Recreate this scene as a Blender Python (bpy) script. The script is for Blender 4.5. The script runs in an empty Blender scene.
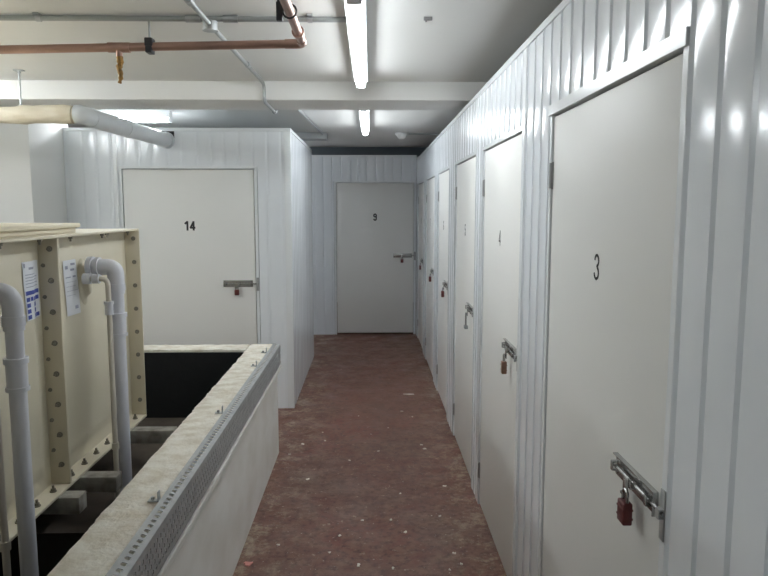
import bpy, bmesh, math, random
from mathutils import Vector, Matrix, noise
R = math.radians
random.seed(7)
sc = bpy.context.scene
col = sc.collection

# ------------------------------------------------------------------ helpers
def box(bm, x0, x1, y0, y1, z0, z1, bev=0.0, seg=2):
    r = bmesh.ops.create_cube(bm, size=1.0)
    vs = r['verts']
    for v in vs:
        v.co.x = x0 if v.co.x < 0 else x1
        v.co.y = y0 if v.co.y < 0 else y1
        v.co.z = z0 if v.co.z < 0 else z1
    if bev > 0:
        es = list({e for v in vs for e in v.link_edges})
        bmesh.ops.bevel(bm, geom=es, offset=bev, segments=seg, affect='EDGES', profile=0.5)
    return vs

def cyl(bm, p0, p1, r0, r1=None, seg=16):
    p0, p1 = Vector(p0), Vector(p1)
    r1 = r0 if r1 is None else r1
    d = p1 - p0
    rot = Vector((0, 0, 1)).rotation_difference(d.normalized()).to_matrix().to_4x4()
    m = Matrix.Translation((p0 + p1) / 2) @ rot
    bmesh.ops.create_cone(bm, cap_ends=True, segments=seg, radius1=r0, radius2=r1, depth=d.length, matrix=m)

def ball(bm, p, r, sx=1, sy=1, sz=1, u=16, v=10):
    m = Matrix.Translation(p) @ Matrix.Diagonal((sx, sy, sz, 1))
    bmesh.ops.create_uvsphere(bm, u_segments=u, v_segments=v, radius=r, matrix=m)

def round_path(pts, rad, n=6):
    pts = [Vector(p) for p in pts]
    out = [pts[0]]
    for i in range(1, len(pts) - 1):
        a, b, c = pts[i - 1], pts[i], pts[i + 1]
        d0, d1 = (a - b), (c - b)
        r = min(rad, d0.length * .49, d1.length * .49)
        q0, q1 = b + d0.normalized() * r, b + d1.normalized() * r
        for k in range(n + 1):
            t = k / n
            out.append(q0 * (1 - t) ** 2 + b * 2 * t * (1 - t) + q1 * t * t)
    out.append(pts[-1])
    return out

def tube(bm, pts, r, seg=14, rad=0.0, n=6, caps=True):
    if rad > 0:
        pts = round_path(pts, rad, n)
    pts = [Vector(p) for p in pts]
    rings = []
    nrm = None
    for i, p in enumerate(pts):
        t = (pts[min(i + 1, len(pts) - 1)] - pts[max(i - 1, 0)]).normalized()
        if nrm is None:
            ref = Vector((0, 0, 1)) if abs(t.z) < .9 else Vector((1, 0, 0))
            nrm = (ref - t * ref.dot(t)).normalized()
        else:
            nrm = (nrm - t * nrm.dot(t)).normalized()
        b = t.cross(nrm)
        rr = r(i / (len(pts) - 1)) if callable(r) else r
        rings.append([bm.verts.new(p + (nrm * math.cos(a) + b * math.sin(a)) * rr)
                      for a in [2 * math.pi * k / seg for k in range(seg)]])
    for i in range(len(rings) - 1):
        for k in range(seg):
            bm.faces.new((rings[i][k], rings[i][(k + 1) % seg], rings[i + 1][(k + 1) % seg], rings[i + 1][k]))
    if caps:
        bm.faces.new(rings[0][::-1]); bm.faces.new(rings[-1])

def new():
    return bmesh.new()

def obj(name, bm, mat, parent=None, loc=(0, 0, 0), rotz=0.0, smooth=True, angle=35):
    bmesh.ops.recalc_face_normals(bm, faces=bm.faces)
    me = bpy.data.meshes.new(name)
    bm.to_mesh(me); bm.free()
    mats = mat if isinstance(mat, (list, tuple)) else [mat]
    for m in mats:
        me.materials.append(m)
    o = bpy.data.objects.new(name, me)
    col.objects.link(o)
    o.location = loc
    o.rotation_euler = (0, 0, rotz)
    if parent is not None:
        o.parent = parent
    if smooth:
        for p in me.polygons:
            p.use_smooth = True
        a = math.radians(angle)
        b2 = bmesh.new(); b2.from_mesh(me)
        for e in b2.edges:
            if len(e.link_faces) == 2 and e.calc_face_angle(0) > a:
                e.smooth = False
        b2.to_mesh(me); b2.free()
    return o

def tag(o, label=None, cat=None, group=None, kind=None):
    if label: o['label'] = label
    if cat: o['category'] = cat
    if group: o['group'] = group
    if kind: o['kind'] = kind
    return o

def thing(name, label, cat, loc=(0, 0, 0), rotz=0.0, group=None, kind=None):
    o = bpy.data.objects.new(name, None)
    o.empty_display_size = .05
    col.objects.link(o)
    o.location = loc; o.rotation_euler = (0, 0, rotz)
    return tag(o, label, cat, group, kind)

def struct(o, label, cat):
    return tag(o, label, cat, None, 'structure')

def copy_tree(o, parent=None):
    c = o.copy(); col.objects.link(c)
    if parent is not None: c.parent = parent
    for ch in list(o.children):
        copy_tree(ch, c)
    return c

# ------------------------------------------------------------------ materials
def mat(name, rgb, rough=.5, metal=0.0, spec=.5, bump=None, var=None, coat=0.0):
    """bump=(scale xyz, strength, distance); var=(scale xyz, other rgb, amount)"""
    m = bpy.data.materials.new(name); m.use_nodes = True
    nt = m.node_tree; b = nt.nodes['Principled BSDF']
    b.inputs['Base Color'].default_value = (*rgb, 1)
    b.inputs['Roughness'].default_value = rough
    b.inputs['Metallic'].default_value = metal
    b.inputs['Specular IOR Level'].default_value = spec
    b.inputs['Coat Weight'].default_value = coat
    b.inputs['Coat Roughness'].default_value = .12
    tc = nt.nodes.new('ShaderNodeTexCoord')
    def nz(scale, detail=4):
        mp = nt.nodes.new('ShaderNodeMapping'); mp.inputs['Scale'].default_value = scale
        nt.links.new(tc.outputs['Object'], mp.inputs['Vector'])
        n = nt.nodes.new('ShaderNodeTexNoise'); n.inputs['Scale'].default_value = 1
        n.inputs['Detail'].default_value = detail
        nt.links.new(mp.outputs['Vector'], n.inputs['Vector'])
        return n
    if var:
        n = nz(var[0], 6)
        cr = nt.nodes.new('ShaderNodeValToRGB')
        cr.color_ramp.elements[0].position = .38; cr.color_ramp.elements[1].position = .68
        cr.color_ramp.elements[0].color = (*rgb, 1)
        k = var[2]
        cr.color_ramp.elements[1].color = tuple(rgb[i] * (1 - k) + var[1][i] * k for i in range(3)) + (1,)
        nt.links.new(n.outputs['Fac'], cr.inputs['Fac'])
        nt.links.new(cr.outputs['Color'], b.inputs['Base Color'])
    if bump:
        n = nz(bump[0], 3)
        bp = nt.nodes.new('ShaderNodeBump')
        bp.inputs['Strength'].default_value = bump[1]; bp.inputs['Distance'].default_value = bump[2]
        nt.links.new(n.outputs['Fac'], bp.inputs['Height'])
        nt.links.new(bp.outputs['Normal'], b.inputs['Normal'])
    return m

def emit(name, rgb, s):
    m = bpy.data.materials.new(name); m.use_nodes = True
    b = m.node_tree.nodes['Principled BSDF']
    b.inputs['Base Color'].default_value = (.9, .9, .9, 1)
    b.inputs['Emission Color'].default_value = (*rgb, 1)
    b.inputs['Emission Strength'].default_value = s
    return m

M = {}
M['panel'] = mat('white_coated_steel', (.77, .805, .84), .15, 0, .5, bump=((3, 3, 1.1), .25, .012))
M['flash'] = mat('white_folded_trim', (.77, .80, .82), .22, 0, .6)
M['door'] = mat('door_off_white', (.77, .77, .745), .42, 0, .4, bump=((40, 40, 40), .04, .002))
M['gap'] = mat('dark_gap', (.03, .03, .03), .8)
M['ceil'] = mat('ceiling_paint', (.80, .80, .78), .6, 0, .3, var=((.7, .7, .7), (.74, .73, .70), .5), bump=((9, 9, 9), .12, .006))
M['plaster'] = mat('column_paint', (.60, .605, .59), .7, 0, .3, var=((2, 2, 2), (.6, .6, .59), .5), bump=((20, 20, 20), .15, .004))
M['white_wall'] = mat('parapet_paint', (.82, .82, .79), .55, 0, .3, var=((3, 3, 5), (.6, .57, .5), .45), bump=((14, 14, 14), .3, .006))
M['coping'] = mat('rough_mortar', (.86, .83, .75), .9, 0, .2, var=((16, 20, 9), (.60, .53, .41), .7), bump=((60, 60, 60), .7, .006))
M['black'] = mat('black_bitumen', (.012, .013, .014), .6, 0, .3, bump=((20, 20, 20), .3, .01))
M['pitfloor'] = mat('pit_floor', (.07, .055, .045), .9, 0, .2, var=((5, 5, 5), (.12, .10, .08), .7))
M['bearer'] = mat('concrete_bearer', (.42, .40, .35), .9, 0, .2, var=((12, 12, 12), (.12, .1, .09), .8))
M['shell'] = mat('shell_paint', (.78, .78, .76), .8)
M['roof'] = mat('galvanised_roof_sheet', (.25, .27, .28), .6)
M['voidshade'] = mat('dark_void_shade', (.11, .13, .15), .6)  # shade of the void over unit 9, put into the colour
M['galv'] = mat('galvanised_steel', (.55, .57, .58), .35, .85, .5, var=((30, 30, 30), (.35, .37, .38), .6))
M['tray'] = mat('weathered_galvanised_tray', (.44, .45, .45), .45, .3, .5, var=((25, 25, 25), (.30, .31, .32), .6))
M['galvmatt'] = mat('galvanised_conduit', (.42, .44, .44), .45, .6, .5)
M['chrome'] = mat('zinc_plated_bolt', (.45, .45, .44), .25, .95)
M['hinge'] = mat('hinge_steel', (.34, .34, .34), .4, .8)
M['digit'] = mat('black_vinyl', (.02, .02, .02), .5)
M['redlock'] = mat('red_padlock_body', (.13, .028, .028), .4, .2)
M['brownlock'] = mat('brass_brown_padlock_body', (.30, .17, .12), .35, .5)
M['greylock'] = mat('steel_padlock_body', (.28, .29, .30), .35, .7)
M['copper'] = mat('copper', (.46, .29, .235), .34, .7, .5, var=((6, 6, 6), (.27, .17, .14), .7))
M['brass'] = mat('corroded_brass', (.42, .24, .07), .55, .5, .5, var=((60, 60, 60), (.2, .13, .06), .9))
M['black_plastic'] = mat('black_plastic', (.03, .03, .035), .5)
M['lag'] = mat('beige_lagging', (.60, .54, .42), .65, 0, .3, var=((6, 20, 20), (.72, .68, .58), .7), bump=((10, 18, 18), .6, .02))
M['greypipe'] = mat('grey_plastic_pipe', (.60, .63, .65), .3, 0, .5)
M['whitepipe'] = mat('white_plastic_pipe', (.66, .67, .72), .35, 0, .5)
M['creampipe'] = mat('cream_plastic_pipe', (.60, .56, .49), .4, 0, .5)
M['tank'] = mat('cream_grp', (.66, .61, .48), .45, 0, .4, var=((2.5, 2.5, 2.5), (.59, .54, .41), .6), bump=((25, 25, 25), .08, .003))
M['tankedge'] = mat('cream_grp_edge', (.70, .64, .50), .5)
M['nut'] = mat('zinc_nut', (.25, .23, .19), .4, .5)
M['paper'] = mat('label_paper', (.74, .76, .80), .5)
M['blueink'] = mat('blue_ink', (.05, .08, .36), .5)
M['greyink'] = mat('grey_ink', (.32, .34, .42), .5)
M['flake'] = mat('paint_flake', (.72, .68, .60), .6)
M['pink'] = mat('pink_flake', (.60, .25, .22), .6)
M['fixture'] = mat('fixture_white', (.80, .81, .82), .4)
M['tubelight'] = emit('tube_light', (.92, .97, 1.0), 8.8)
M['tubelight_bright'] = emit('boosted_tube_light', (.92, .97, 1.0), 19.0)  # emission boosted for the added fill lights; unit 14 fitting shares it
M['detector'] = mat('white_plastic', (.78, .78, .76), .4)

def floor_mat():
    m = bpy.data.materials.new('worn_red_floor_paint'); m.use_nodes = True
    nt = m.node_tree; b = nt.nodes['Principled BSDF']; L = nt.links.new
    tc = nt.nodes.new('ShaderNodeTexCoord')
    def n(scale, detail, rough=.6, dist=0.0):
        x = nt.nodes.new('ShaderNodeTexNoise'); x.inputs['Scale'].default_value = scale
        x.inputs['Detail'].default_value = detail; x.inputs['Roughness'].default_value = rough
        x.inputs['Distortion'].default_value = dist
        L(tc.outputs['Object'], x.inputs['Vector']); return x
    def ramp(src, p0, p1):
        r = nt.nodes.new('ShaderNodeMapRange'); r.inputs['From Min'].default_value = p0; r.inputs['From Max'].default_value = p1
        L(src, r.inputs['Value']); return r.outputs['Result']
    def mix(f, a, c):
        x = nt.nodes.new('ShaderNodeMix'); x.data_type = 'RGBA'
        if isinstance(f, float): x.inputs['Factor'].default_value = f
        else: L(f, x.inputs['Factor'])
        for s, v in ((x.inputs['A'], a), (x.inputs['B'], c)):
            if isinstance(v, tuple): s.default_value = (*v, 1)
            else: L(v, s)
        return x.outputs['Result']
    base = mix(ramp(n(1.7, 5).outputs['Fac'], .35, .68), (.185, .064, .044), (.140, .076, .054))
    base = mix(ramp(n(9, 8, .7).outputs['Fac'], .44, .62), base, (.205, .108, .076))
    base = mix(ramp(n(26, 6, .7).outputs['Fac'], .48, .62), base, (.105, .046, .034))
    # scraped pale patches and specks
    base = mix(ramp(n(15, 10, .8, .1).outputs['Fac'], .59, .66), base, (.40, .31, .23))
    base = mix(ramp(n(60, 5, .6).outputs['Fac'], .66, .70), base, (.52, .46, .38))
    # pale dusty strip that follows the foot of the parapet and of the doors
    sx = nt.nodes.new('ShaderNodeSeparateXYZ'); L(tc.outputs['Object'], sx.inputs['Vector'])
    ab = nt.nodes.new('ShaderNodeMath'); ab.operation = 'ABSOLUTE'; L(sx.outputs['X'], ab.inputs[0])
    edge = ramp(ab.outputs[0], .28, .60)
    dust = ramp(n(6, 10, .8, .15).outputs['Fac'], .50, .62)
    mu = nt.nodes.new('ShaderNodeMath'); mu.operation = 'MULTIPLY'; L(edge, mu.inputs[0]); L(dust, mu.inputs[1])
    base = mix(mu.outputs[0], base, (.36, .29, .21))
    L(base, b.inputs['Base Color'])
    rr = nt.nodes.new('ShaderNodeMapRange'); rr.inputs['To Min'].default_value = .36; rr.inputs['To Max'].default_value = .7
    L(n(5, 6).outputs['Fac'], rr.inputs['Value']); rr.inputs['From Min'].default_value = .3; rr.inputs['From Max'].default_value = .7
    L(rr.outputs['Result'], b.inputs['Roughness'])
    bp = nt.nodes.new('ShaderNodeBump'); bp.inputs['Strength'].default_value = .35; bp.inputs['Distance'].default_value = .006
    L(n(30, 8, .7).outputs['Fac'], bp.inputs['Height']); L(bp.outputs['Normal'], b.inputs['Normal'])
    return m
M['floor'] = floor_mat()

# ------------------------------------------------------------------ room shell
H_C = 2.45          # underside of the slab
XR = .60            # face of the partition on the right
Y14 = 5.53          # face of the partition with door 14
Y9 = 8.88           # face of the partition with door 9
X0, X1, Y0, Y1 = -5.2, 2.2, -3.6, 12.0

bm = new()
# corridor floor; the pit is left open
box(bm, -.79, X1, Y0, Y1, -.1, 0)
box(bm, X0, -.79, 4.34, Y1, -.1, 0)
struct(obj('floor', bm, M['floor'], smooth=False), 'worn dark red painted concrete floor with pale scrapes', 'floor')
bm = new(); box(bm, X0, X1, Y0, Y1, H_C, H_C + .15)
struct(obj('ceiling', bm, M['ceil'], smooth=False), 'off-white painted concrete ceiling slab over the corridor', 'ceiling')
bm = new(); box(bm, X0, X1, 4.42, 4.86, 2.335, H_C + .02, .004)
struct(obj('ceiling_beam', bm, M['ceil']), 'shallow off-white beam crossing the ceiling above the pipes', 'beam')
for nm, a, lb in (('wall_left', (X0 - .12, X0, Y0, Y1, -1.2, 2.6), 'plain grey wall far beyond the water tank'),
                  ('wall_outer_right', (X1, X1 + .12, Y0, Y1, -.1, 2.6), 'plain grey wall behind the storage units'),
                  ('wall_back', (X0, X1, Y0 - .12, Y0, -1.2, 2.6), 'plain grey wall behind the viewer'),
                  ('wall_outer_far', (X0, X1, Y1, Y1 + .12, -.1, 2.6), 'plain grey wall beyond unit 9')):
    bm = new(); box(bm, *a)
    struct(obj(nm, bm, M['shell'], smooth=False), lb, 'wall')
bm = new(); box(bm, -3.3, -2.43, 4.98, Y14 + .1, 0, H_C, .006)
struct(obj('column', bm, M['plaster']), 'pale grey painted square column behind the water tank', 'column')
bm = new(); box(bm, -1.6, 2.0, Y9 + .12, Y9 + .42, 2.34, H_C)  # dark panel in place of the unlit void above unit 9
struct(obj('void_shade_panel', bm, M['voidshade'], smooth=False), 'dark panel standing in for the unlit void above door 9', 'beam')

# ---- ribbed steel partitions, local frame: x along the wall, y into the wall, z up
PITCH = .1125
def profile(s0, s1, phase, d=.007):
    """points (s, depth) of the sheet between s0 and s1"""
    g = .011
    pts = {}
    k0 = int(math.floor((s0 - phase) / PITCH)) - 1
    k1 = int(math.ceil((s1 - phase) / PITCH)) + 1
    prof = []
    for k in range(k0, k1):
        c = phase + k * PITCH
        prof += [(c - g, 0.0), (c - g * .45, d), (c + g * .45, d), (c + g, 0.0)]
        a, b = c + g, c + PITCH - g
        bulge = .0011 + .0005 * math.sin(k * 2.3)
        for t in (.06, .2, .35, .5, .65, .8, .94):
            prof.append((a + (b - a) * t, -bulge * math.sin(math.pi * t) ** .7))
    out = []
    for i in range(len(prof) - 1):
        (a, da), (b, db) = prof[i], prof[i + 1]
        if b <= s0 or a >= s1: continue
        if a < s0:
            f = (s0 - a) / (b - a); a, da = s0, da + (db - da) * f
        if not out: out.append((a, da))
        if b > s1:
            f = (s1 - a) / (b - a); b, db = s1, da + (db - da) * f
        out.append((b, db))
    return out

def ribbed(bm, pieces, phase=0.0, zs=.4, d=.007):
    for (s0, s1, z0, z1) in pieces:
        pr = profile(s0, s1, phase, d)
        n = max(1, int(round((z1 - z0) / zs)))
        rows = []
        for j in range(n + 1):
            z = z0 + (z1 - z0) * j / n
            rows.append([bm.verts.new((s, d, z)) for s, d in pr])
        for j in range(n):
            for i in range(len(pr) - 1):
                bm.faces.new((rows[j][i], rows[j][i + 1], rows[j + 1][i + 1], rows[j + 1][i]))
        # insulated core and inner face behind the sheet
        box(bm, s0, s1, .0085, .05, z0, z1)

TOP = 2.285
def partition(name, label, loc, rotz, length, openings, phase, joints=(), cap0=0.0, cap1=0.0, start=0.0, groove=.0018, top=TOP):
    """openings: (s0, s1, h)"""
    bm = new()
    pieces = []
    s = start
    for (a, b, h) in openings:
        if a > s: pieces.append((s, a, 0.0, top))
        pieces.append((a, b, h, top))
        s = b
    if length > s: pieces.append((s, length, 0.0, top))
    ribbed(bm, pieces, phase, d=groove)
    w = obj(name, bm, M['panel'], loc=loc, rotz=rotz, angle=25)
    struct(w, label, 'wall')
    bm = new()   # folded channel capping the top
    box(bm, start - cap0, length + cap1, -.006, .056, top - .022, top + .004, .0015)
    obj('top_channel', bm, M['flash'], w, smooth=False)
    for (a, b) in joints:
        bm = new(); box(bm, a, b, -.004, .0084, 0.002, top - .023, .0015)
        obj('cover_strip', bm, M['flash'], w, smooth=False)
    return w

# ------------------------------------------------------------------ doors
def arc(cx, cz, rx, rz, a0, a1, n=12):
    return [(cx + rx * math.cos(R(a0 + (a1 - a0) * k / n)), cz + rz * math.sin(R(a0 + (a1 - a0) * k / n))) for k in range(n + 1)]
GLYPHS = {   # centre lines in a unit cell 0.5 wide, 1 high
    '1': [[(.08, .74), (.30, .93), (.30, .06)]],
    '3': [arc(.25, .74, .18, .20, 170, -80) + arc(.24, .28, .20, .22, 80, -170)[1:]],
    '4': [[(.36, .06), (.36, .93), (.04, .30), (.48, .30)]],
    '5': [[(.42, .94), (.12, .94), (.10, .54)] + arc(.25, .34, .18, .26, 120, -165)],
    '6': [arc(.25, .74, .18, .20, 15, 180) + [(.07, .50)] + arc(.25, .26, .18, .20, 180, 540, 20)],
    '7': [[(.06, .94), (.44, .94), (.20, .06)]],
    '8': [arc(.25, .74, .16, .19, 0, 360, 20), arc(.25, .28, .19, .22, 0, 360, 20)],
    '9': [arc(.25, .26, .18, .20, -165, 0) + [(.43, .50)] + arc(.25, .74, .18, .20, 0, 360, 20)],
}
def number_mesh(txt, h, w, st):
    """flat vinyl digits of height h; x right, z up, centred"""
    bm = new()
    adv = .5 * w * 1.16
    total = adv * len(txt)
    for i, ch in enumerate(txt):
        ox = -total / 2 + i * adv + .04 * w
        for line in GLYPHS[ch]:
            P = [Vector((ox + x * w, 0, (z - .5) * h)) for x, z in line]
            for k in range(len(P) - 1):
                d = (P[k + 1] - P[k]).normalized(); n = Vector((-d.z, 0, d.x)) * st / 2
                e0 = d * st * .28
                q = [P[k] - n - e0, P[k + 1] - n + e0, P[k + 1] + n + e0, P[k] + n - e0]
                f = [bm.verts.new(v) for v in q]; b = [bm.verts.new(v + Vector((0, -.0008, 0))) for v in q]
                bm.faces.new(b)
                for m_ in range(4): bm.faces.new((f[m_], f[(m_ + 1) % 4], b[(m_ + 1) % 4], b[m_]))
    return bm

FR = .024
def door(n, loc, rotz, w, h, label, wide_head=False):
    d = thing('door_%d' % n, label, 'door', loc, rotz, kind='structure')
    bm = new(); box(bm, .003 if n < 9 else .007, w - (.003 if n < 9 else .007), .008, .046, .012 if n != 9 else .022, h - .006, .002)
    obj('leaf', bm, M['door'], d)
    bm = new()
    box(bm, -FR, 0, .001, .05, 0, h, .001)
    box(bm, w, w + FR, .001, .05, 0, h, .001)
    hh = .034 if wide_head else .020
    box(bm, -FR, w + FR, -.006 if wide_head else -.0025, .05, h, h + hh, .001)
    obj('door_frame', bm, M['flash'], d, smooth=False)
    for z in (.20, 1.76) if n < 9 else ():
        bm = new()
        box(bm, -.006, .012, .0035, .0078, z - .045, z + .045, .0008)
        cyl(bm, (.002, .001, z - .042), (.002, .001, z + .042), .0055, seg=10)
        obj('hinge', bm, M['hinge'], d)
    hn, st = (.088, .017) if n == 9 else ((.072, .0072) if n == 3 else (.076, (.0155 if n == 14 else .009)))
    o = obj('number', number_mesh(str(n), hn, .078 if n == 14 else .085, st), M['digit'], d, smooth=False)
    o.location = (w * .5, .0078, 1.495 if n == 3 else (1.545 if n == 9 else 1.515))
    # slide bolt: back plate with guides, bar and hasp; keeper on the frame
    zc = 1.028 if n == 3 else 1.045
    a, b = w - .268, w - .028
    bm = new()
    box(bm, a, b, .0045, .0078, zc - .027, zc + .027, .0006)
    box(bm, a, b, -.0045, .0045, zc + .0245, zc + .027)
    box(bm, b - .0025, b, -.0045, .0045, zc - .027, zc + .0245)
    for x in (a + .016, a + .13, b - .022):
        box(bm, x - .007, x + .007, -.0105, .0060, zc - .0115, zc - .0085)
        box(bm, x - .007, x + .007, -.0105, .0060, zc + .0085, zc + .0115)
        box(bm, x - .007, x + .007, -.0125, -.0100, zc - .0115, zc + .0115, .0005)
    for x in (a + .008, b - .010, a + .075):
        for dz in (-.019, .018):
            cyl(bm, (x, .006, zc + dz), (x, .0015, zc + dz), .004, .003, seg=8)
    p = obj('slide_bolt', bm, M['chrome'], d)
    bm = new()
    cyl(bm, (a + .01, -.0025, zc), (w + .022, -.0015, zc), .0050, seg=14)
    box(bm, w - .170, w - .140, -.0150, -.0128, zc - .040, zc + .008, .001)
    box(bm, w - .160, w - .150, -.0245, -.0128, zc - .030, zc - .024, .001)
    obj('bolt_bar', bm, M['chrome'], p)
    bm = new()
    box(bm, w + .002, w + .023, -.0020, .0008, zc - .058, zc + .050, .0008)
    box(bm, w + .004, w + .021, -.0105, -.0018, zc + .0075, zc + .0105)
    box(bm, w + .004, w + .021, -.0105, -.0018, zc - .0105, zc - .0075)
    box(bm, w + .004, w + .021, -.0130, -.0100, zc - .0105, zc + .0105, .0008)
    obj('keeper', bm, M['hinge' if n >= 9 else 'tray'], d)
    return d

def padlock(body_mat, label, loc, rotz, bw=.042, bh=.050, sh=.026, drop=0.0):
    """hangs below its shackle; origin at the top of the shackle"""
    t = thing('padlock', label, 'padlock', loc, rotz, 'padlocks on the storage doors')
    zb = -sh - drop
    bm = new()
    box(bm, -bw / 2, bw / 2, -.011, .011, zb - bh, zb, .004, 3)
    box(bm, -bw / 2 - .0008, bw / 2 + .0008, -.0118, .0118, zb - bh * .74, zb - bh * .66, .0006)
    box(bm, -bw / 2 - .0008, bw / 2 + .0008, -.0118, .0118, zb - bh * .34, zb - bh * .26, .0006)
    obj('body', bm, body_mat, t)
    bm = new()
    r = bw * .32
    pts = [(-r, 0, zb - .004)] + [(-r * math.cos(a), 0, -r + r * math.sin(a)) for a in [math.pi * k / 10 for k in range(11)]] + [(r, 0, zb - .004)]
    tube(bm, pts, .0038, 10)
    obj('shackle', bm, M['chrome'], t)
    bm = new()
    cyl(bm, (0, 0, zb - bh - .0015), (0, 0, zb - bh + .002), .006, seg=12)
    obj('keyway', bm, M['hinge'], t)
    return t

# right-hand partition (faces -X): local x runs towards the viewer
YF = Y9 + .05
RD = [  # number, Y far edge, Y near edge
    (8, 8.60, 7.75), (7, 7.36, 6.43), (6, 6.06, 5.26), (5, 4.815, 3.920), (4, 3.650, 2.735), (3, 2.285, 1.338)]
HD = 1.957
rr = R(-90)
opens = [(YF - yf - FR - .003, YF - yn + FR + .004, HD + (.034 if n == 3 else .020)) for (n, yf, yn) in RD]
partition('wall_right', 'ribbed white steel partition holding doors 3 to 8', (XR, YF, 0), rr, YF - (-1.2), opens,
          phase=YF - 1.298, joints=[(YF - 3.895, YF - 3.845), (YF - 2.71, YF - 2.665)], groove=.007)
names = {8: 'off-white storage door numbered 8, nearest the far door 9', 7: 'off-white storage door numbered 7 between doors 6 and 8',
         6: 'off-white storage door numbered 6 between doors 5 and 7', 5: 'off-white storage door numbered 5 with a steel padlock',
         4: 'off-white storage door numbered 4 with a brown padlock', 3: 'large off-white storage door numbered 3, nearest the viewer'}
for (n, yf, yn) in RD:
    door(n, (XR, yf, 0), rr, yf - yn, HD, names[n], n == 3)
def rlock(n, off, m, label, **k):
    yn = [r[2] for r in RD if r[0] == n][0]
    padlock(m, label, (XR - .0215, yn + off, (1.038 if n == 3 else 1.045) - .022), rr, **k)
rlock(3, .134, M['redlock'], 'dark red padlock hanging from the bolt of door 3', bh=.052, bw=.040)
rlock(4, .155, M['brownlock'], 'slim brown padlock hanging from the bolt of door 4', bh=.055, bw=.030, sh=.03)
rlock(5, .155, M['greylock'], 'grey steel long-shackle padlock hanging from the bolt of door 5', bh=.022, bw=.040, sh=.075)
rlock(6, .155, M['redlock'], 'red padlock hanging from the bolt of door 6', bh=.050)
rlock(7, .155, M['redlock'], 'red padlock hanging from the bolt of door 7', bh=.050)
rlock(8, .155, M['redlock'], 'red padlock hanging from the bolt of door 8', bh=.050)

# partition with door 14 (faces -Y) and its return along the corridor (faces +X)
a14 = -2.43
def L14(x): return x - a14
d0, d1 = -1.985, -.932
partition('wall_unit_front', 'ribbed white steel partition holding door 14', (a14, Y14, 0), 0, -.645 - a14,
          [(L14(d0) - FR - .003, L14(d1) + FR + .004, HD + .012 + .020)], phase=.03, joints=[(L14(d0) - .062, L14(d0) - .030)])
door(14, (d0, Y14, 0), 0, d1 - d0, HD + .012, 'wide off-white storage door numbered 14 behind the pit')
padlock(M['redlock'], 'small red padlock hanging from the bolt of door 14', (d1 - .155, Y14 - .0215, 1.025), 0, bh=.046, bw=.036)
w = partition('wall_unit_side', 'ribbed white steel side of unit 14 facing the corridor', (-.64, Y14 + .055, 0), R(90), 7.5 - Y14 - .055, [], phase=.06)
bm = new(); box(bm, -.690, -.636, Y14 - .004, Y14 + .056, 0, TOP + .004, .002)
struct(obj('trim_1', bm, M['flash']), 'white folded corner trim at the edge of unit 14', 'trim')
partition('wall_unit_rear', 'ribbed white steel rear of unit 14', (-.64, 7.50 + .05, 0), R(180), 1.8, [], phase=0.02)

# partition with door 9
x9a, x9b = -.447, .565
partition('wall_far', 'ribbed white steel partition holding door 9 at the corridor end', (-1.75, Y9, 0), 0, 1.75 + .594,
          [(x9a + 1.75 - FR - .003, x9b + 1.75 + FR + .003, 1.988 + .020)], phase=.02, groove=.0035, top=2.335)
door(9, (x9a, Y9, 0), 0, x9b - x9a, 1.988, 'off-white storage door numbered 9 at the corridor end')
padlock(M['redlock'], 'small red padlock hanging from the bolt of door 9', (x9b - .155, Y9 - .0215, 1.025), 0, bh=.046, bw=.036)

# sheet roofs of the storage units
for nm, a, lb in (('unit_roof', (XR + .06, X1, -1.2, Y1, 2.15, 2.18), 'sheet roof over the row of units behind doors 3 to 8'),
                  ('unit_roof', (-2.42, -.70, Y14 + .06, 7.49, 2.15, 2.18), 'sheet roof over unit 14'),
                  ('unit_roof', (-1.75, .60, Y9 + .06, Y1, 2.15, 2.18), 'sheet roof over unit 9')):
    bm = new(); box(bm, *a)
    struct(obj(nm, bm, M['roof'], smooth=False), lb, 'roof')

# ------------------------------------------------------------------ pit and parapet
PX0, PX1, PT = -.795, -.628, .742
YE = 4.49
bm = new()
box(bm, PX0, PX1, Y0, YE, 0, PT)                  # parapet beside the corridor
struct(obj('wall_parapet', bm, M['white_wall'], smooth=False), 'low white painted parapet between pit and corridor', 'parapet')
bm = new(); box(bm, X0, PX0, YE - .15, YE, 0, PT)
struct(obj('wall_parapet_end', bm, M['white_wall'], smooth=False), 'low white parapet closing the pit in front of door 14', 'parapet')
bm = new()
box(bm, PX0 - .012, PX0, Y0, YE - .162, -.6, PT - .012)
box(bm, X0, PX0 - .0125, YE - .162, YE - .150, -.6, PT - .012)
struct(obj('wall_pit_lining', bm, M['black'], smooth=False), 'black waterproof coating on the inside of the pit', 'lining')
bm = new(); box(bm, X0, PX0 - .0125, 2.74, YE - .1625, .1, .30)
struct(obj('floor_pit', bm, M['pitfloor'], smooth=False), 'dark brown concrete floor under the water tank', 'floor')
bm = new(); box(bm, X0, PX0 - .0125, Y0, 2.74, -.7, -.6)
struct(obj('floor_sump', bm, M['black'], smooth=False), 'black bottom of the deeper part of the pit', 'floor')

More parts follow.
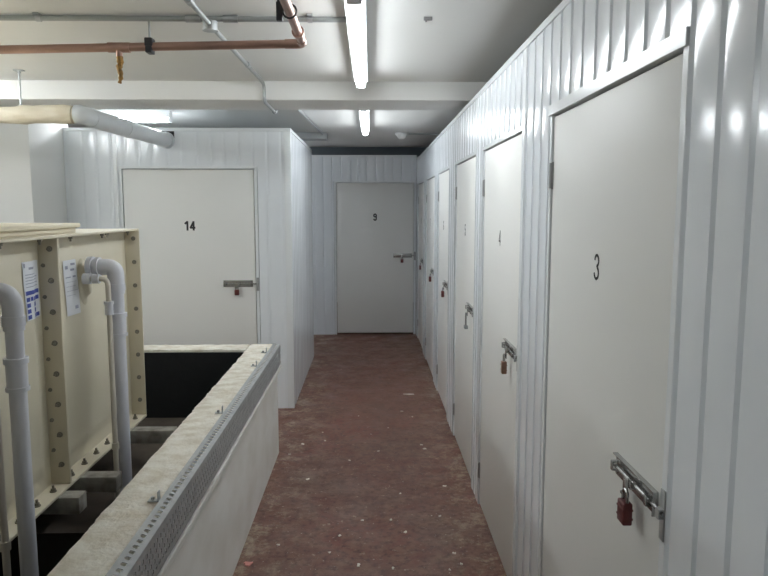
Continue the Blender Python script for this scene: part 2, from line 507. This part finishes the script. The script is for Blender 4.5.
def coping(name, xa, xb, ya, yb, along, label):
    """rough mortar capping with ragged edges"""
    bm = new()
    L = (yb - ya) if along == 'y' else (xb - xa)
    n = int(L / .022); m = 12
    rows = []
    for i in range(n + 1):
        row = []
        for j in range(m + 1):
            t = j / m; s = i / n
            if along == 'y': x, y = xa + (xb - xa) * t, ya + L * s
            else: x, y = xa + L * s, ya + (yb - ya) * t
            q = s * L
            z = PT + .010 + .0035 * noise.noise(Vector((x * 18, y * 12, 3))) + .0022 * noise.noise(Vector((x * 60, y * 45, 9)))
            if j == 0:
                e = .005 * noise.noise(Vector((q * 9, 1, 0))) + .004 * noise.noise(Vector((q * 40, 5, 0)))
                if along == 'y': x += e - .004
                else: y += e * .4
            if j in (0, m): z -= .004
            row.append(bm.verts.new((x, y, z)))
        rows.append(row)
    for i in range(n):
        for j in range(m):
            bm.faces.new((rows[i][j], rows[i][j + 1], rows[i + 1][j + 1], rows[i + 1][j]))
    # skirt
    bnd = [e for e in bm.edges if len(e.link_faces) == 1]
    r = bmesh.ops.extrude_edge_only(bm, edges=bnd)
    for v in [g for g in r['geom'] if isinstance(g, bmesh.types.BMVert)]:
        v.co.z = PT - .010
    return struct(obj(name, bm, M['coping'], angle=60), label, 'coping')
coping('parapet_coping', PX0 - .004, PX1 - .003, 0.9, YE + .002, 'y', 'rough cream mortar capping along the parapet top')
coping('parapet_end_coping', -3.2, PX0 - .016, YE - .156, YE + .002, 'x', 'rough cream mortar capping in front of door 14')

bm = new()
for z0, z1, pr in ((.584, .602, .022), (.556, .568, .012)):
    box(bm, PX1 + .0002, PX1 + pr, .9, YE + .05, z0, z1, .002)
struct(obj('trim_2', bm, M['white_wall']), 'white ledge strip below the perforated tray', 'trim')

# perforated galvanised tray fixed on its side along the parapet
def grid_with_slots(bm, o, ux, uz, nx, nz, px, pz, sw, sh, stagger):
    """plate in plane (ux, uz) at o, each cell holding an oval slot"""
    o, ux, uz = Vector(o), Vector(ux), Vector(uz)
    cache = {}
    def V(a, b):
        k = (round(a, 5), round(b, 5))
        if k not in cache: cache[k] = bm.verts.new(o + ux * a + uz * b)
        return cache[k]
    for j in range(nz):
        for i in range(nx):
            off = px * .5 if (stagger and j % 2) else 0
            x0, z0 = i * px + off, j * pz
            x1, z1 = x0 + px, z0 + pz
            cx, cz = (x0 + x1) / 2, (z0 + z1) / 2
            outer = [V(x0, z0), V(cx, z0), V(x1, z0), V(x1, cz), V(x1, z1), V(cx, z1), V(x0, z1), V(x0, cz)]
            an = [225, 270, 315, 0, 45, 90, 135, 180]
            inner = [bm.verts.new(o + ux * (cx + sw / 2 * max(-1, min(1, 1.25 * math.cos(R(t))))) + uz * (cz + sh / 2 * max(-1, min(1, 1.25 * math.sin(R(t)))))) for t in an]
            for k in range(8):
                bm.faces.new((outer[k], outer[(k + 1) % 8], inner[(k + 1) % 8], inner[k]))
TY0, TYN, TP = 1.0, 116, .030
tr = thing('cable_tray', 'perforated galvanised cable tray fixed along the parapet top edge', 'cable tray', (PX1, TY0, .62))
def solidify(o, t):
    md = o.modifiers.new('Solidify', 'SOLIDIFY'); md.thickness = t; md.offset = 0
bm = new()
grid_with_slots(bm, (.022, 0, .016), (0, 1, 0), (0, 0, 1), TYN, 4, TP, .0235, .013, .0135, True)
bmesh.ops.remove_doubles(bm, verts=bm.verts, dist=.0001)
solidify(obj('side', bm, M['tray'], tr, smooth=False), .0015)
bm = new()
box(bm, .0205, .0225, 0, TP * TYN + .015, .0015, .016)
box(bm, .0205, .0225, 0, TP * TYN + .015, .110, .127)
box(bm, .006, .0225, 0, TP * TYN + .015, 0, .0015)
obj('side_margin', bm, M['tray'], tr, smooth=False)
bm = new()
grid_with_slots(bm, (-.022, 0, .140), (0, 1, 0), (.044, 0, -.012), TYN, 1, TP, 1.0, .017, .36, False)
solidify(obj('flange', bm, M['tray'], tr, smooth=False), .0015)
for y in (2.02, 2.93, 3.83, 4.2):
    bm = new()
    box(bm, -.058, -.020, y - TY0 - .010, y - TY0 + .010, .1365, .1395)
    box(bm, -.028, -.025, y - TY0 - .010, y - TY0 + .010, .1395, .168, .0005)
    cyl(bm, (-.045, y - TY0, .139), (-.045, y - TY0, .149), .006, seg=6)
    obj('bracket', bm, M['galv'], tr)

# ------------------------------------------------------------------ water tank
XT, XF = -1.25, -1.318      # flange tips, panel face
TZ0, TZ1 = .502, 1.545
TYS = [-.20, .78, 1.765, 2.748, 3.712]
tank = thing('water_tank', 'cream sectional water tank with bolted flanges standing in the pit', 'water tank', (-2.3, 1.75, TZ0))
OX, OY, OZ = -2.3, 1.75, TZ0
def tobj(name, bm, m, parent=tank, off=True, **k):
    if off:
        bmesh.ops.translate(bm, verts=bm.verts, vec=(-OX, -OY, -OZ))
    return obj(name, bm, m, parent, **k)
def pressed_panel(y0, y1):
    """square pressed panel: flat border, sloping step, shallow raised field"""
    bm = new()
    N = 44
    vs = []
    for i in range(N + 1):
        row = []
        for j in range(N + 1):
            u, v = i / N, j / N
            y = y0 + (y1 - y0) * u; z = TZ0 + .012 + (TZ1 - .024 - TZ0) * v
            e = min(u, 1 - u, v, 1 - v)
            h = -.004 + .014 * min(1, max(0, (e - .055) / .035))      # step up from the recessed border
            rr_ = math.hypot(u - .5, v - .5)
            h += .020 * max(0, 1 - (rr_ / .47) ** 2)                   # gentle crown
            row.append(bm.verts.new((XF + h - .006, y, z)))
        vs.append(row)
    for i in range(N):
        for j in range(N):
            bm.faces.new((vs[i][j], vs[i + 1][j], vs[i + 1][j + 1], vs[i][j + 1]))
    return bm
for i in range(len(TYS) - 1):
    bm = pressed_panel(TYS[i] + .006, TYS[i + 1] - .006)
    box(bm, XF - .10, XF - .035, TYS[i] + .006, TYS[i + 1] - .006, TZ0 + .012, TZ1 - .012)
    tobj('panel', bm, M['tank'], angle=50)
bm = new()   # remaining walls, floor and roof of the tank
box(bm, -3.7, XF - .105, TYS[0], TYS[-1] - .03, TZ0 + .02, TZ1 - .02)
tobj('tank_body', bm, M['tank'], smooth=False)
bm = new(); box(bm, -3.75, XT - .002, TYS[0], TYS[-1], TZ1 - .010, TZ1, .002)
tobj('top_flange', bm, M['tankedge'])
bm = new(); box(bm, -3.75, XT, TYS[0], TYS[-1], TZ0, TZ0 + .012, .002)
tobj('bottom_flange', bm, M['tankedge'])
for i, y in enumerate(TYS):
    for s in ((-1, 1) if 0 < i < len(TYS) - 1 else ((-1,) if i else (1,))):
        bm = new()
        a = y + s * .0005; b = y + s * .0075
        box(bm, XF - .014, XT, min(a, b), max(a, b), TZ0 + .0125, TZ1 - .0105, .0015)
        tobj('side_flange', bm, M['tankedge'])
bm = new(); box(bm, -3.75, XF - .10, TYS[-1] - .03, TYS[-1] - .002, TZ0 + .02, TZ1 - .011)
tobj('end_panel', bm, M['tank'])
# bolts
bm = new()
cyl(bm, (0, 0, 0), (0, -.004, 0), .0135, seg=16)
cyl(bm, (0, -.004, 0), (0, -.014, 0), .0095, seg=6)
cyl(bm, (0, -.014, 0), (0, -.026, 0), .005, seg=10)
bolt0 = obj('bolt', bm, M['nut'], tank)
first = True
def bolt(x, y, z, rot=(0, 0, 0), s=1.0):
    global first
    b = bolt0 if first else bolt0.copy()
    if not first:
        col.objects.link(b); b.parent = tank
    first = False
    b.location = (x - OX, y - OY, z - OZ); b.rotation_euler = rot; b.scale = (s, s, s)
for k in range(8):
    z = 1.492 - k * .1275
    bolt(-1.281, 2.7395, z, s=.85)
    bolt(-1.281, 3.7035, z, s=.85)
    if k < 7: bolt(-1.310, 2.7395, z - .066, s=.6)
for k in range(4):
    bolt(-1.283, 1.7565, 1.40 - k * .24)
for (ya, yb) in ((1.765, 2.748), (2.748, 3.712)):
    for k in range(7):
        y = ya + .085 + k * (yb - ya - .17) / 6
        bolt(-1.285, y, TZ0 + .012, (R(-90), 0, 0))
    for y in (yb - .075, yb - .42, yb - .36, ya + .20):
        bolt(-1.287, y, TZ1 - .010, (R(90), 0, 0), .9)
# hatch on top
bm = new()
box(bm, -2.1, -1.34, 2.35, 3.13, TZ1 + .0005, TZ1 + .022, .004)
box(bm, -2.13, -1.325, 2.32, 3.15, TZ1 + .022, TZ1 + .042, .006)
tobj('access_hatch', bm, M['tankedge'])
# stickers
def sticker(y0, y1, z0, z1, ink, lab):
    bm = new()
    def X(y, z):   # follow the pressed field
        y_ = (y - 1.771) % .983 / .97; 
        for a, b in zip(TYS[:-1], TYS[1:]):
            if a < y < b: u = (y - a - .006) / (b - a - .012)
        v = (z - TZ0 - .012) / (TZ1 - .024 - TZ0)
        e = min(u, 1 - u, v, 1 - v)
        h = -.004 + .014 * min(1, max(0, (e - .055) / .035))
        h += .020 * max(0, 1 - (math.hypot(u - .5, v - .5) / .47) ** 2)
        return XF + h - .006
    def sheet(bm, ya, yb, za, zb, d):
        n = 8; g = [[bm.verts.new((X(ya + (yb - ya) * i / n, za + (zb - za) * j / n) + d, ya + (yb - ya) * i / n, za + (zb - za) * j / n)) for j in range(n + 1)] for i in range(n + 1)]
        for i in range(n):
            for j in range(n): bm.faces.new((g[i][j], g[i + 1][j], g[i + 1][j + 1], g[i][j + 1]))
    sheet(bm, y0, y1, z0, z1, .0035)
    s = tobj('sticker', bm, M['paper']); s['label'] = lab
    W, Hh = y1 - y0, z1 - z0
    bm = new()
    for (a, b, c, d) in ink[0]:
        sheet(bm, y0 + W * a, y0 + W * b, z0 + Hh * c, z0 + Hh * d, .0050)
    tobj('printed_block', bm, ink[1], parent=s)
    if len(ink) > 2:
        bm = new()
        for (a, b, c, d) in ink[2]:
            sheet(bm, y0 + W * a, y0 + W * b, z0 + Hh * c, z0 + Hh * d, .0046)
        tobj('printed_lines', bm, M['greyink'], parent=s)
sticker(2.578, 2.722, 1.225, 1.450, (
    [(.06, .95, .43, .50)] + [(a, b, c, c + .07) for c in (.02, .12, .22, .32) for a, b in ((.06, .28), (.50, .72))] + [(.32, .46, .32, .39), (.76, .94, .32, .39), (.76, .94, .02, .09)],
    M['blueink'],
    [(.10, .90, .62, .632), (.10, .84, .67, .682), (.10, .9, .72, .732), (.10, .8, .77, .782), (.10, .9, .56, .572), (.3, .7, .86, .90), (.05, .12, .90, .97)]), 'white sticker with blue printed blocks')
sticker(2.915, 3.035, 1.19, 1.43, (
    [(.12, .34, .84, .90), (.55, .88, .90, .94), (.5, .8, .80, .84), (.10, .48, .68, .70), (.62, .85, .68, .71)], M['greyink'],
    [(.1, .9, .6, .606), (.1, .8, .52, .526), (.1, .9, .44, .446), (.1, .7, .36, .366), (.6, .85, .10, .16)]), 'plain white sticker with faint grey print')

# bearers below the tank
for k, (y, xe, zf) in enumerate(((3.50, -1.03, .30), (2.88, -1.10, .30), (2.67, -1.17, -.6), (1.75, -1.2, -.6))):
    lb = ['bearer under the tank end by the pit corner', 'bearer under the tank beside the farther white pipe', 'bearer under the tank seam beside the deeper pit', 'bearer under the near half of the tank'][k]
    t = thing('tank_bearer', 'grey concrete ' + lb, 'bearer', (-1.5, y, zf), group='bearers under the tank')
    bm = new(); box(bm, -2.1, xe + 1.5, -.038, .038, TZ0 - .072 - zf, TZ0 - .001 - zf, .006)
    obj('beam', bm, M['bearer'], t)
    bm = new(); box(bm, -2.0, -.02, -.05, .05, 0, TZ0 - .0725 - zf)
    obj('pier', bm, M['black'], t)

# ------------------------------------------------------------------ pipes rising beside the tank
def riser(y, label, zt=1.392, foot=.301, xd=-1.130, r=.031):
    t = thing('drain_pipe', label, 'pipe', (xd, y, foot), group='white pipes beside the tank')
    dz = foot
    def L(x, z): return (x - xd, 0, z - dz)
    bm = new()
    cyl(bm, L(-1.262, zt), L(-1.240, zt), .047, seg=24)
    cyl(bm, L(-1.240, zt), L(-1.228, zt), .038, seg=24)
    cyl(bm, L(-1.228, zt), L(-1.212, zt), .044, seg=24)
    obj('tank_connector', bm, M['whitepipe'], t)
    bm = new()
    tube(bm, [L(-1.222, zt), L(xd, zt), L(xd, zt - .12)], r + .005, 20, .062, 10)
    cyl(bm, L(xd, zt - .075), L(xd, zt - .105), r + .008, seg=24)
    obj('elbow', bm, M['whitepipe'], t)
    bm = new(); cyl(bm, L(xd, zt - .10), L(xd, foot), r, seg=24)
    obj('pipe', bm, M['whitepipe'], t)
    bm = new()
    z = zt - .215
    cyl(bm, L(xd, z), L(xd, z - .095), r + .005, seg=24)
    cyl(bm, L(xd, z + .008), L(xd, z - .010), r + .010, seg=24)
    cyl(bm, L(xd, z - .085), L(xd, z - .098), r + .009, seg=24)
    obj('coupling', bm, M['whitepipe'], t)
    return t
def thin_riser(y, label, foot=.301, x=-1.165):
    t = thing('overflow_pipe', label, 'pipe', (x, y, foot), group='thin cream pipes beside the tank')
    zt = 1.345
    def L(a, z): return (a - x, 0, z - foot)
    bm = new(); tube(bm, [L(-1.255, zt), L(x, zt), L(x, foot)], .0115, 14, .03, 6)
    obj('pipe', bm, M['creampipe'], t)
    bm = new()
    cyl(bm, L(x, 1.235), L(x, 1.185), .018, seg=16)
    cyl(bm, L(x, 1.245), L(x, 1.232), .021, seg=16)
    obj('compression_nut', bm, M['whitepipe'], t)
    bm = new(); cyl(bm, L(-1.262, zt), L(-1.230, zt), .024, seg=16)
    obj('tank_nut', bm, M['whitepipe'], t)
    bm = new(); cyl(bm, L(-1.222, zt), L(-1.192, zt), .021, seg=16)
    obj('socket', bm, M['whitepipe'], t)
    bm = new(); cyl(bm, L(x, .60), L(x, .57), .016, seg=14)
    obj('socket', bm, M['creampipe'], t)
riser(3.06, 'thick white plastic drain pipe rising beside the farther tank panel', xd=-1.143)
thin_riser(3.00, 'thin cream plastic pipe beside the farther thick white pipe', x=-1.157)
riser(2.125, 'thick white plastic drain pipe closest to the viewer', foot=-.599, r=.0265, xd=-1.118)
thin_riser(2.08, 'thin cream plastic pipe beside the nearer thick white pipe', foot=-.599)
# moulded cream bosses that carry the pipe connectors
for y in (3.095, 2.16):
    bm = new()
    n = 28; rings = []
    for k, (f, h) in enumerate(((1.0, .0), (.95, .010), (.86, .016), (.70, .018), (.60, .024), (.5, .040), (0.4, .044))):
        rings.append([bm.verts.new((XF + .004 + h, y + .058 * f * math.cos(2 * math.pi * q / n), 1.335 + .115 * f * math.sin(2 * math.pi * q / n) - .02 * f)) for q in range(n)])
    for a, b in zip(rings[:-1], rings[1:]):
        for q in range(n): bm.faces.new((a[q], a[(q + 1) % n], b[(q + 1) % n], b[q]))
    bm.faces.new(rings[-1])
    tobj('nozzle_boss', bm, M['tank'], angle=50)

# ------------------------------------------------------------------ overhead services
# copper pipe
YC, XC = 2.98, -.284
cp = thing('copper_pipe', 'copper water pipe below the ceiling turning towards the viewer', 'pipe', (XC, YC, 2.343))
r = .0175
def zc(x): return (x - XC) * .0236
bm = new(); cyl(bm, (-.03, 0, 0), (X0 + .003 - XC, 0, (X0 - XC) * .0236), r, seg=20); obj('cross_run', bm, M['copper'], cp)
bm = new(); cyl(bm, (0, -.03, 0), (0, Y0 + .003 - YC, .0), r, seg=20); obj('long_run', bm, M['copper'], cp)
bm = new()
tube(bm, [(-.075, 0, -.0005), (0, 0, 0), (0, -.075, 0)], r + .0025, 20, .04, 8)
obj('elbow', bm, M['copper'], cp)
bm = new(); cyl(bm, (0, -.16, 0), (0, -.20, 0), r + .004, seg=20)
cyl(bm, (0, -.195, 0), (0, -.205, 0), r + .007, seg=20)
obj('joint', bm, M['copper'], cp)
tx = -.772
tz = tx * .0236
bm = new()
cyl(bm, (tx - .045, 0, tz), (tx + .045, 0, tz), r + .0035, seg=20)
cyl(bm, (tx, 0, tz), (tx, 0, tz - .045), .015, .012, seg=16)
obj('tee', bm, M['copper'], cp)
bm = new()
pts = [(tx + .003 * math.sin(k), .002 * math.cos(k * 2), tz - .04 - .0095 * k) for k in range(12)]
tube(bm, pts, lambda t: .015 - .008 * t + .0022 * math.sin(t * 40), 12)
obj('drain_stub', bm, M['brass'], cp)
# clips
def clip(loc, along, label):
    t = thing('pipe_clip', label, 'pipe clip', loc, 0 if along == 'x' else R(90), 'clips holding the copper pipe')
    bm = new()
    box(bm, -.013, .013, -.026, .026, -.027, .0, .003)
    box(bm, -.016, .016, -.024, .024, .0, .034, .003)
    n = 20
    obj('clip_body', bm, M['black_plastic'], t)
    bm = new(); cyl(bm, (0, 0, .03), (0, 0, H_C - loc[2]), .0045, seg=10)
    cyl(bm, (0, 0, H_C - loc[2] - .008), (0, 0, H_C - loc[2]), .016, seg=14)
    obj('threaded_rod', bm, M['galvmatt'], t)
clip((-.927, YC, 2.343 + (-.927 - XC) * .0236), 'x', 'black clip on a short rod holding the cross run of copper pipe')
t = thing('pipe_clip', 'black ring clip beside the bend of the copper pipe', 'pipe clip', (XC, 2.50, 2.343), group='clips holding the copper pipe')
bm = new()
ring = [(math.cos(a) * .024, 0, math.sin(a) * .024) for a in [2 * math.pi * k / 24 for k in range(25)]]
tube(bm, ring, .0035, 8, caps=False); obj('ring', bm, M['black_plastic'], t)
bm = new(); box(bm, -.046, -.024, -.012, .012, -.034, .03, .003); box(bm, -.042, -.030, -.009, .009, .03, H_C - 2.343, .001)
obj('bracket', bm, M['black_plastic'], t)

# conduits
def conduit(pts, label, rad=.04, r=.0105, fit=(), sad=()):
    t = thing('conduit', label, 'conduit', pts[0])
    o = Vector(pts[0])
    bm = new(); tube(bm, [Vector(p) - o for p in pts], r, 12, rad, 6)
    obj('tube', bm, M['galvmatt'], t)
    for (p, d, l) in fit:
        p = Vector(p) - o; d = Vector(d).normalized() * l / 2
        bm = new(); cyl(bm, p - d, p + d, r + .004, seg=14)
        obj('coupler', bm, M['galv'], t)
    for (p, along) in sad:
        p = Vector(p) - o
        bm = new()
        a, b = ((.012, .032) if along == 'x' else (.032, .012))
        box(bm, p.x - a, p.x + a, p.y - b, p.y + b, p.z + r - .006, p.z + r + .0035, .001)
        cyl(bm, p + (Vector((-.010, 0, 0)) if along == 'x' else Vector((0, -.010, 0))), p + (Vector((.010, 0, 0)) if along == 'x' else Vector((0, .010, 0))), r + .003, seg=14)
        obj('saddle', bm, M['galv'], t)
    return t
zc_ = H_C - .015
conduit([(-2.3, 2.95, zc_), (-.10, 2.95, zc_)], 'grey steel conduit crossing the ceiling in front of the copper pipe', 0, .0115,
        fit=[((-.735, 2.95, zc_), (1, 0, 0), .06), ((-.58, 2.95, zc_), (1, 0, 0), .06)], sad=[((-1.37, 2.95, zc_), 'x'), ((-.25, 2.95, zc_), 'x')])
zb = 2.335 - .015
xk = -.665
conduit([(xk, Y0, zc_ - .024), (xk, 2.95, zc_ - .024), (xk - .005, 4.30, zc_), (xk, 4.39, zc_ - .012), (xk, 4.40, zb), (xk, 4.88, zb), (-.60, 4.90, zc_), (-.50, 7.29, zc_)],
        'galvanised conduit running along the ceiling and bending under the beam', .03, .0105,
        fit=[((xk, 2.62, zc_ - .024), (0, 1, 0), .05), ((xk, 2.95, zc_ - .024), (0, 1, 0), .06), ((xk, 3.82, zc_ - .009), (0, 1, 0), .045), ((xk, 4.85, zb), (0, 1, 0), .05)],
        sad=[])
bm = new(); cyl(bm, (0, 0, -.020), (0, 0, .014), .030, seg=20); cyl(bm, (0, 0, -.0245), (0, 0, -.020), .032, seg=20)
tag(obj('junction_box', bm, M['galv'], loc=(xk, 2.95, zc_ - .024)), 'small round steel junction box where two conduits cross', 'junction box')

# lagged pipe and grey plastic pipe
lp = thing('lagged_pipe', 'beige lagged pipe hung below the ceiling beam', 'pipe', (-1.735, 4.10, 2.197))
bm = new()
pts = [(-3.4 * k / 60, 0, .003 * math.sin(k * .7)) for k in range(61)]
tube(bm, pts, lambda t: .051 + .003 * math.sin(t * 90) + .003 * math.sin(t * 37) + .002 * math.sin(t * 171), 24)
obj('lagging', bm, M['lag'], lp)
bm = new(); cyl(bm, (-.005, 0, 0), (.030, 0, 0), .046, .030, seg=24)
obj('end_collar', bm, M['lag'], lp)
for x in (-.30, -2.0):
    hg = thing('hanger_rod', 'thin grey rod hanging the lagged pipe from the ceiling' if x > -1 else 'thin grey rod at the hidden end of the lagged pipe', 'rod', (-1.735 + x, 4.10, H_C), group='hangers of the lagged pipe')
    bm = new(); cyl(bm, (0, 0, 0), (0, 0, -.200), .0055, seg=10)
    obj('rod', bm, M['galvmatt'], hg)
    bm = new(); box(bm, -.028, .028, -.016, .016, -.006, 0, .001); cyl(bm, (0, 0, -.006), (0, 0, -.018), .011, seg=6)
    obj('ceiling_plate', bm, M['galvmatt'], hg)
gp = thing('plastic_pipe', 'grey plastic pipe running from the lagged pipe into the partition of unit 14', 'pipe', (-1.695, 4.10, 2.197))
end = (.080, 1.50, -.006)
bm = new()
tube(bm, [(-.025, 0, 0), (.0, 0, 0), end], .056, 28, .05, 8)
obj('pipe', bm, M['greypipe'], gp)
def lerp(t): return tuple(a + (b - a) * t for a, b in zip((0, .03, 0), end))
bm = new(); cyl(bm, lerp(.40), lerp(.47), .0605, seg=28); obj('coupling', bm, M['greypipe'], gp)
bm = new(); cyl(bm, lerp(.06), lerp(.075), .0600, seg=28); obj('end_socket', bm, M['greypipe'], gp)
bm = new(); cyl(bm, lerp(.935), lerp(.953), .066, seg=28); obj('wall_collar', bm, M['greypipe'], gp)
bm = new(); box(bm, -1.685, -1.555, Y14 - .0032, Y14 - .002, 2.20, 2.262)
struct(obj('trim_3', bm, M['gap'], smooth=False), 'dark cut-out in the partition above the grey pipe', 'cut-out')

# trunking beyond unit 14, smoke detector, ceiling clip
bm = new(); box(bm, -2.0, -.46, 7.30, 7.52, 2.385, H_C)
tag(obj('cable_trunking', bm, M['galvmatt']), 'flat grey metal trunking under the ceiling over unit 14', 'trunking')
sd = thing('smoke_detector', 'round white smoke detector on the ceiling near door 9', 'smoke detector', (.335, 7.35, H_C))
bm = new(); cyl(bm, (0, 0, 0), (0, 0, -.022), .072, seg=28); obj('base', bm, M['detector'], sd)
bm = new(); cyl(bm, (0, 0, -.022), (0, 0, -.054), .060, .042, seg=28); ball(bm, (0, 0, -.054), .038, 1, 1, .35); obj('sensor_head', bm, M['detector'], sd)
bm = new(); tube(bm, [(.398, 7.35, H_C - .009), (.72, 7.40, H_C - .009)], .008, 10)
tag(obj('conduit', bm, M['galvmatt']), 'short thin conduit leading from the smoke detector', 'conduit')
bm = new(); box(bm, -.018, .018, -.007, .007, -.014, 0, .002); cyl(bm, (-.008, 0, -.014), (-.008, 0, -.020), .004, seg=8)
tag(obj('ceiling_clip', bm, M['hinge'], loc=(.243, 2.96, H_C)), 'tiny dark clip fixed to the bare ceiling', 'clip')

# ------------------------------------------------------------------ light fittings
def light_fitting(loc, length, rotz, label, dim=False):
    """origin at the near end on the ceiling; local y along the tube"""
    t = thing('strip_light', label, 'strip light', loc, rotz, 'fluorescent strip lights')
    bm = new(); box(bm, -.040, .040, 0, length, -.058, 0, .003)
    obj('body', bm, M['fixture'], t)
    bm = new()
    tube(bm, [(0, .022, -.0655), (0, length - .022, -.0655)], .0275, 20)
    obj('tube', bm, M['tubelight' if dim else 'tubelight_bright'], t)
    for y0, y1 in ((0, .022), (length - .022, length)):
        bm = new(); box(bm, -.028, .028, y0, y1, -.094, -.0582, .006, 3)
        obj('end_cap', bm, M['fixture'], t)
    return t
light_fitting((-.055, 2.45, H_C), 1.68, 0, 'long bright strip light along the corridor in front of the beam', True)
light_fitting((-.048, 5.06, H_C), 1.64, 0, 'bright strip light along the corridor beyond the beam', True)
light_fitting((-1.635, 5.74, H_C), .72, R(90), 'strip light above the roof of unit 14')
light_fitting((-1.30, 8.25, H_C), 1.2, R(90), 'added hidden strip light behind unit 14 that brightens the far wall', True)  # added where it stays hidden, to lift the far end
# fittings added out of view beside and behind the viewer as general fill
for (x, y, lb) in ((-2.75, 2.62, 'added unseen fill light over the far half of the water tank'),
                   (-4.4, 1.4, 'added unseen fill light by the wall beyond the water tank'),
                   (-2.7, -2.9, 'added unseen fill light behind the water tank')):
    light_fitting((x, y, H_C), 1.68, 0, lb)

# ------------------------------------------------------------------ flakes on the floor
def flake(seed, sx, sy, m):
    rnd = random.Random(seed)
    bm = new()
    n = 9
    top = []; bot = []
    for k in range(n):
        a = 2 * math.pi * k / n; rr_ = rnd.uniform(.35, 1.0)
        x, y = math.cos(a) * rr_ * sx * .8, math.sin(a) * rr_ * sy * .8
        top.append(bm.verts.new((x, y, .004 + rnd.uniform(0, .004)))); bot.append(bm.verts.new((x * .96, y * .96, .0006)))
    c = bm.verts.new((0, 0, .007))
    for k in range(n):
        bm.faces.new((top[k], top[(k + 1) % n], c))
        bm.faces.new((bot[k], bot[(k + 1) % n], top[(k + 1) % n], top[k]))
    bm.faces.new(bot[::-1])
    return obj('paint_flake', bm, m, smooth=False)
protos = [flake(s, .020, .018, M['flake']) for s in range(4)]
for p in protos: tag(p, 'small pale paint flake lying on the red corridor floor', 'paint flake', 'paint flakes on the floor')
FLAKES = [(.253, 5.42, 1.6), (.330, 5.27, .8), (-.48, 4.65, 1.1), (-.55, 4.45, .8), (.05, 4.50, .7), (.37, 4.54, 1.3), (.355, 4.62, .9), (-.14, 4.33, .7),
        (-.39, 4.02, 1.1), (-.16, 2.69+.6, .8), (-.20, 3.12, .9), (-.045, 3.46, .8), (.175, 3.32, .9), (-.06, 3.00, 1.2), (.10, 2.97, .8), (.17, 3.80, .7),
        (.105, 3.46, .7), (.37, 3.50, 1.0), (-.33, 4.72, .8), (-.36, 4.90, .7), (.0, 4.85, .6), (-.1, 5.3, .7), (.13, 5.0, .6), (-.46, 3.2, .8), (.44, 3.9, .9), (.40, 3.1, 1.0), (.42, 3.0, .7), (.36, 2.95, .7)]
for i, (x, y, s) in enumerate(FLAKES):
    o = protos[i] if i < 4 else protos[i % 4].copy()
    if i >= 4: col.objects.link(o)
    o.location = (x, y, 0); o.rotation_euler = (0, 0, i * 1.7); o.scale = (s * (.55 + .5 * ((i * 37) % 10) / 10), s * (.5 + .7 * ((i * 53) % 10) / 10), .8)
o = flake(11, .085, .026, M['flake']); o.location = (.335, 5.93, 0)
o.name = 'paint_strip'; tag(o, 'long thin pale paint strip lying on the corridor floor before door 6', 'paint strip')
o = flake(21, .045, .028, M['pink']); o.location = (-.575, 3.02, 0)
o.name = 'brick_chip'; tag(o, 'pink brick chip on the floor against the parapet foot', 'brick chip')

# ------------------------------------------------------------------ camera, view
FPX = 680.0
pitch = math.atan(79 / FPX); yaw = math.atan(13.5 / (FPX / math.cos(pitch)))
cam = bpy.data.cameras.new('camera'); cam.sensor_width = 36; cam.lens = FPX / 768 * 36
cam.clip_start = .02; cam.clip_end = 60
co = bpy.data.objects.new('camera', cam); col.objects.link(co)
co.location = (0, 0, 1.65)
co.rotation_euler = (R(90) - pitch, 0, -yaw)
sc.camera = co
w = bpy.data.worlds.new('world'); sc.world = w; w.use_nodes = True
w.node_tree.nodes['Background'].inputs['Color'].default_value = (0, 0, 0, 1)
w.node_tree.nodes['Background'].inputs['Strength'].default_value = 0
vs = sc.view_settings
vs.view_transform = 'Standard'; vs.look = 'None'; vs.gamma = 1; vs.exposure = 1.92; vs.use_curve_mapping = False
sc.cycles.max_bounces = 10; sc.cycles.diffuse_bounces = 6; sc.cycles.glossy_bounces = 4
sc.cycles.sample_clamp_indirect = 10
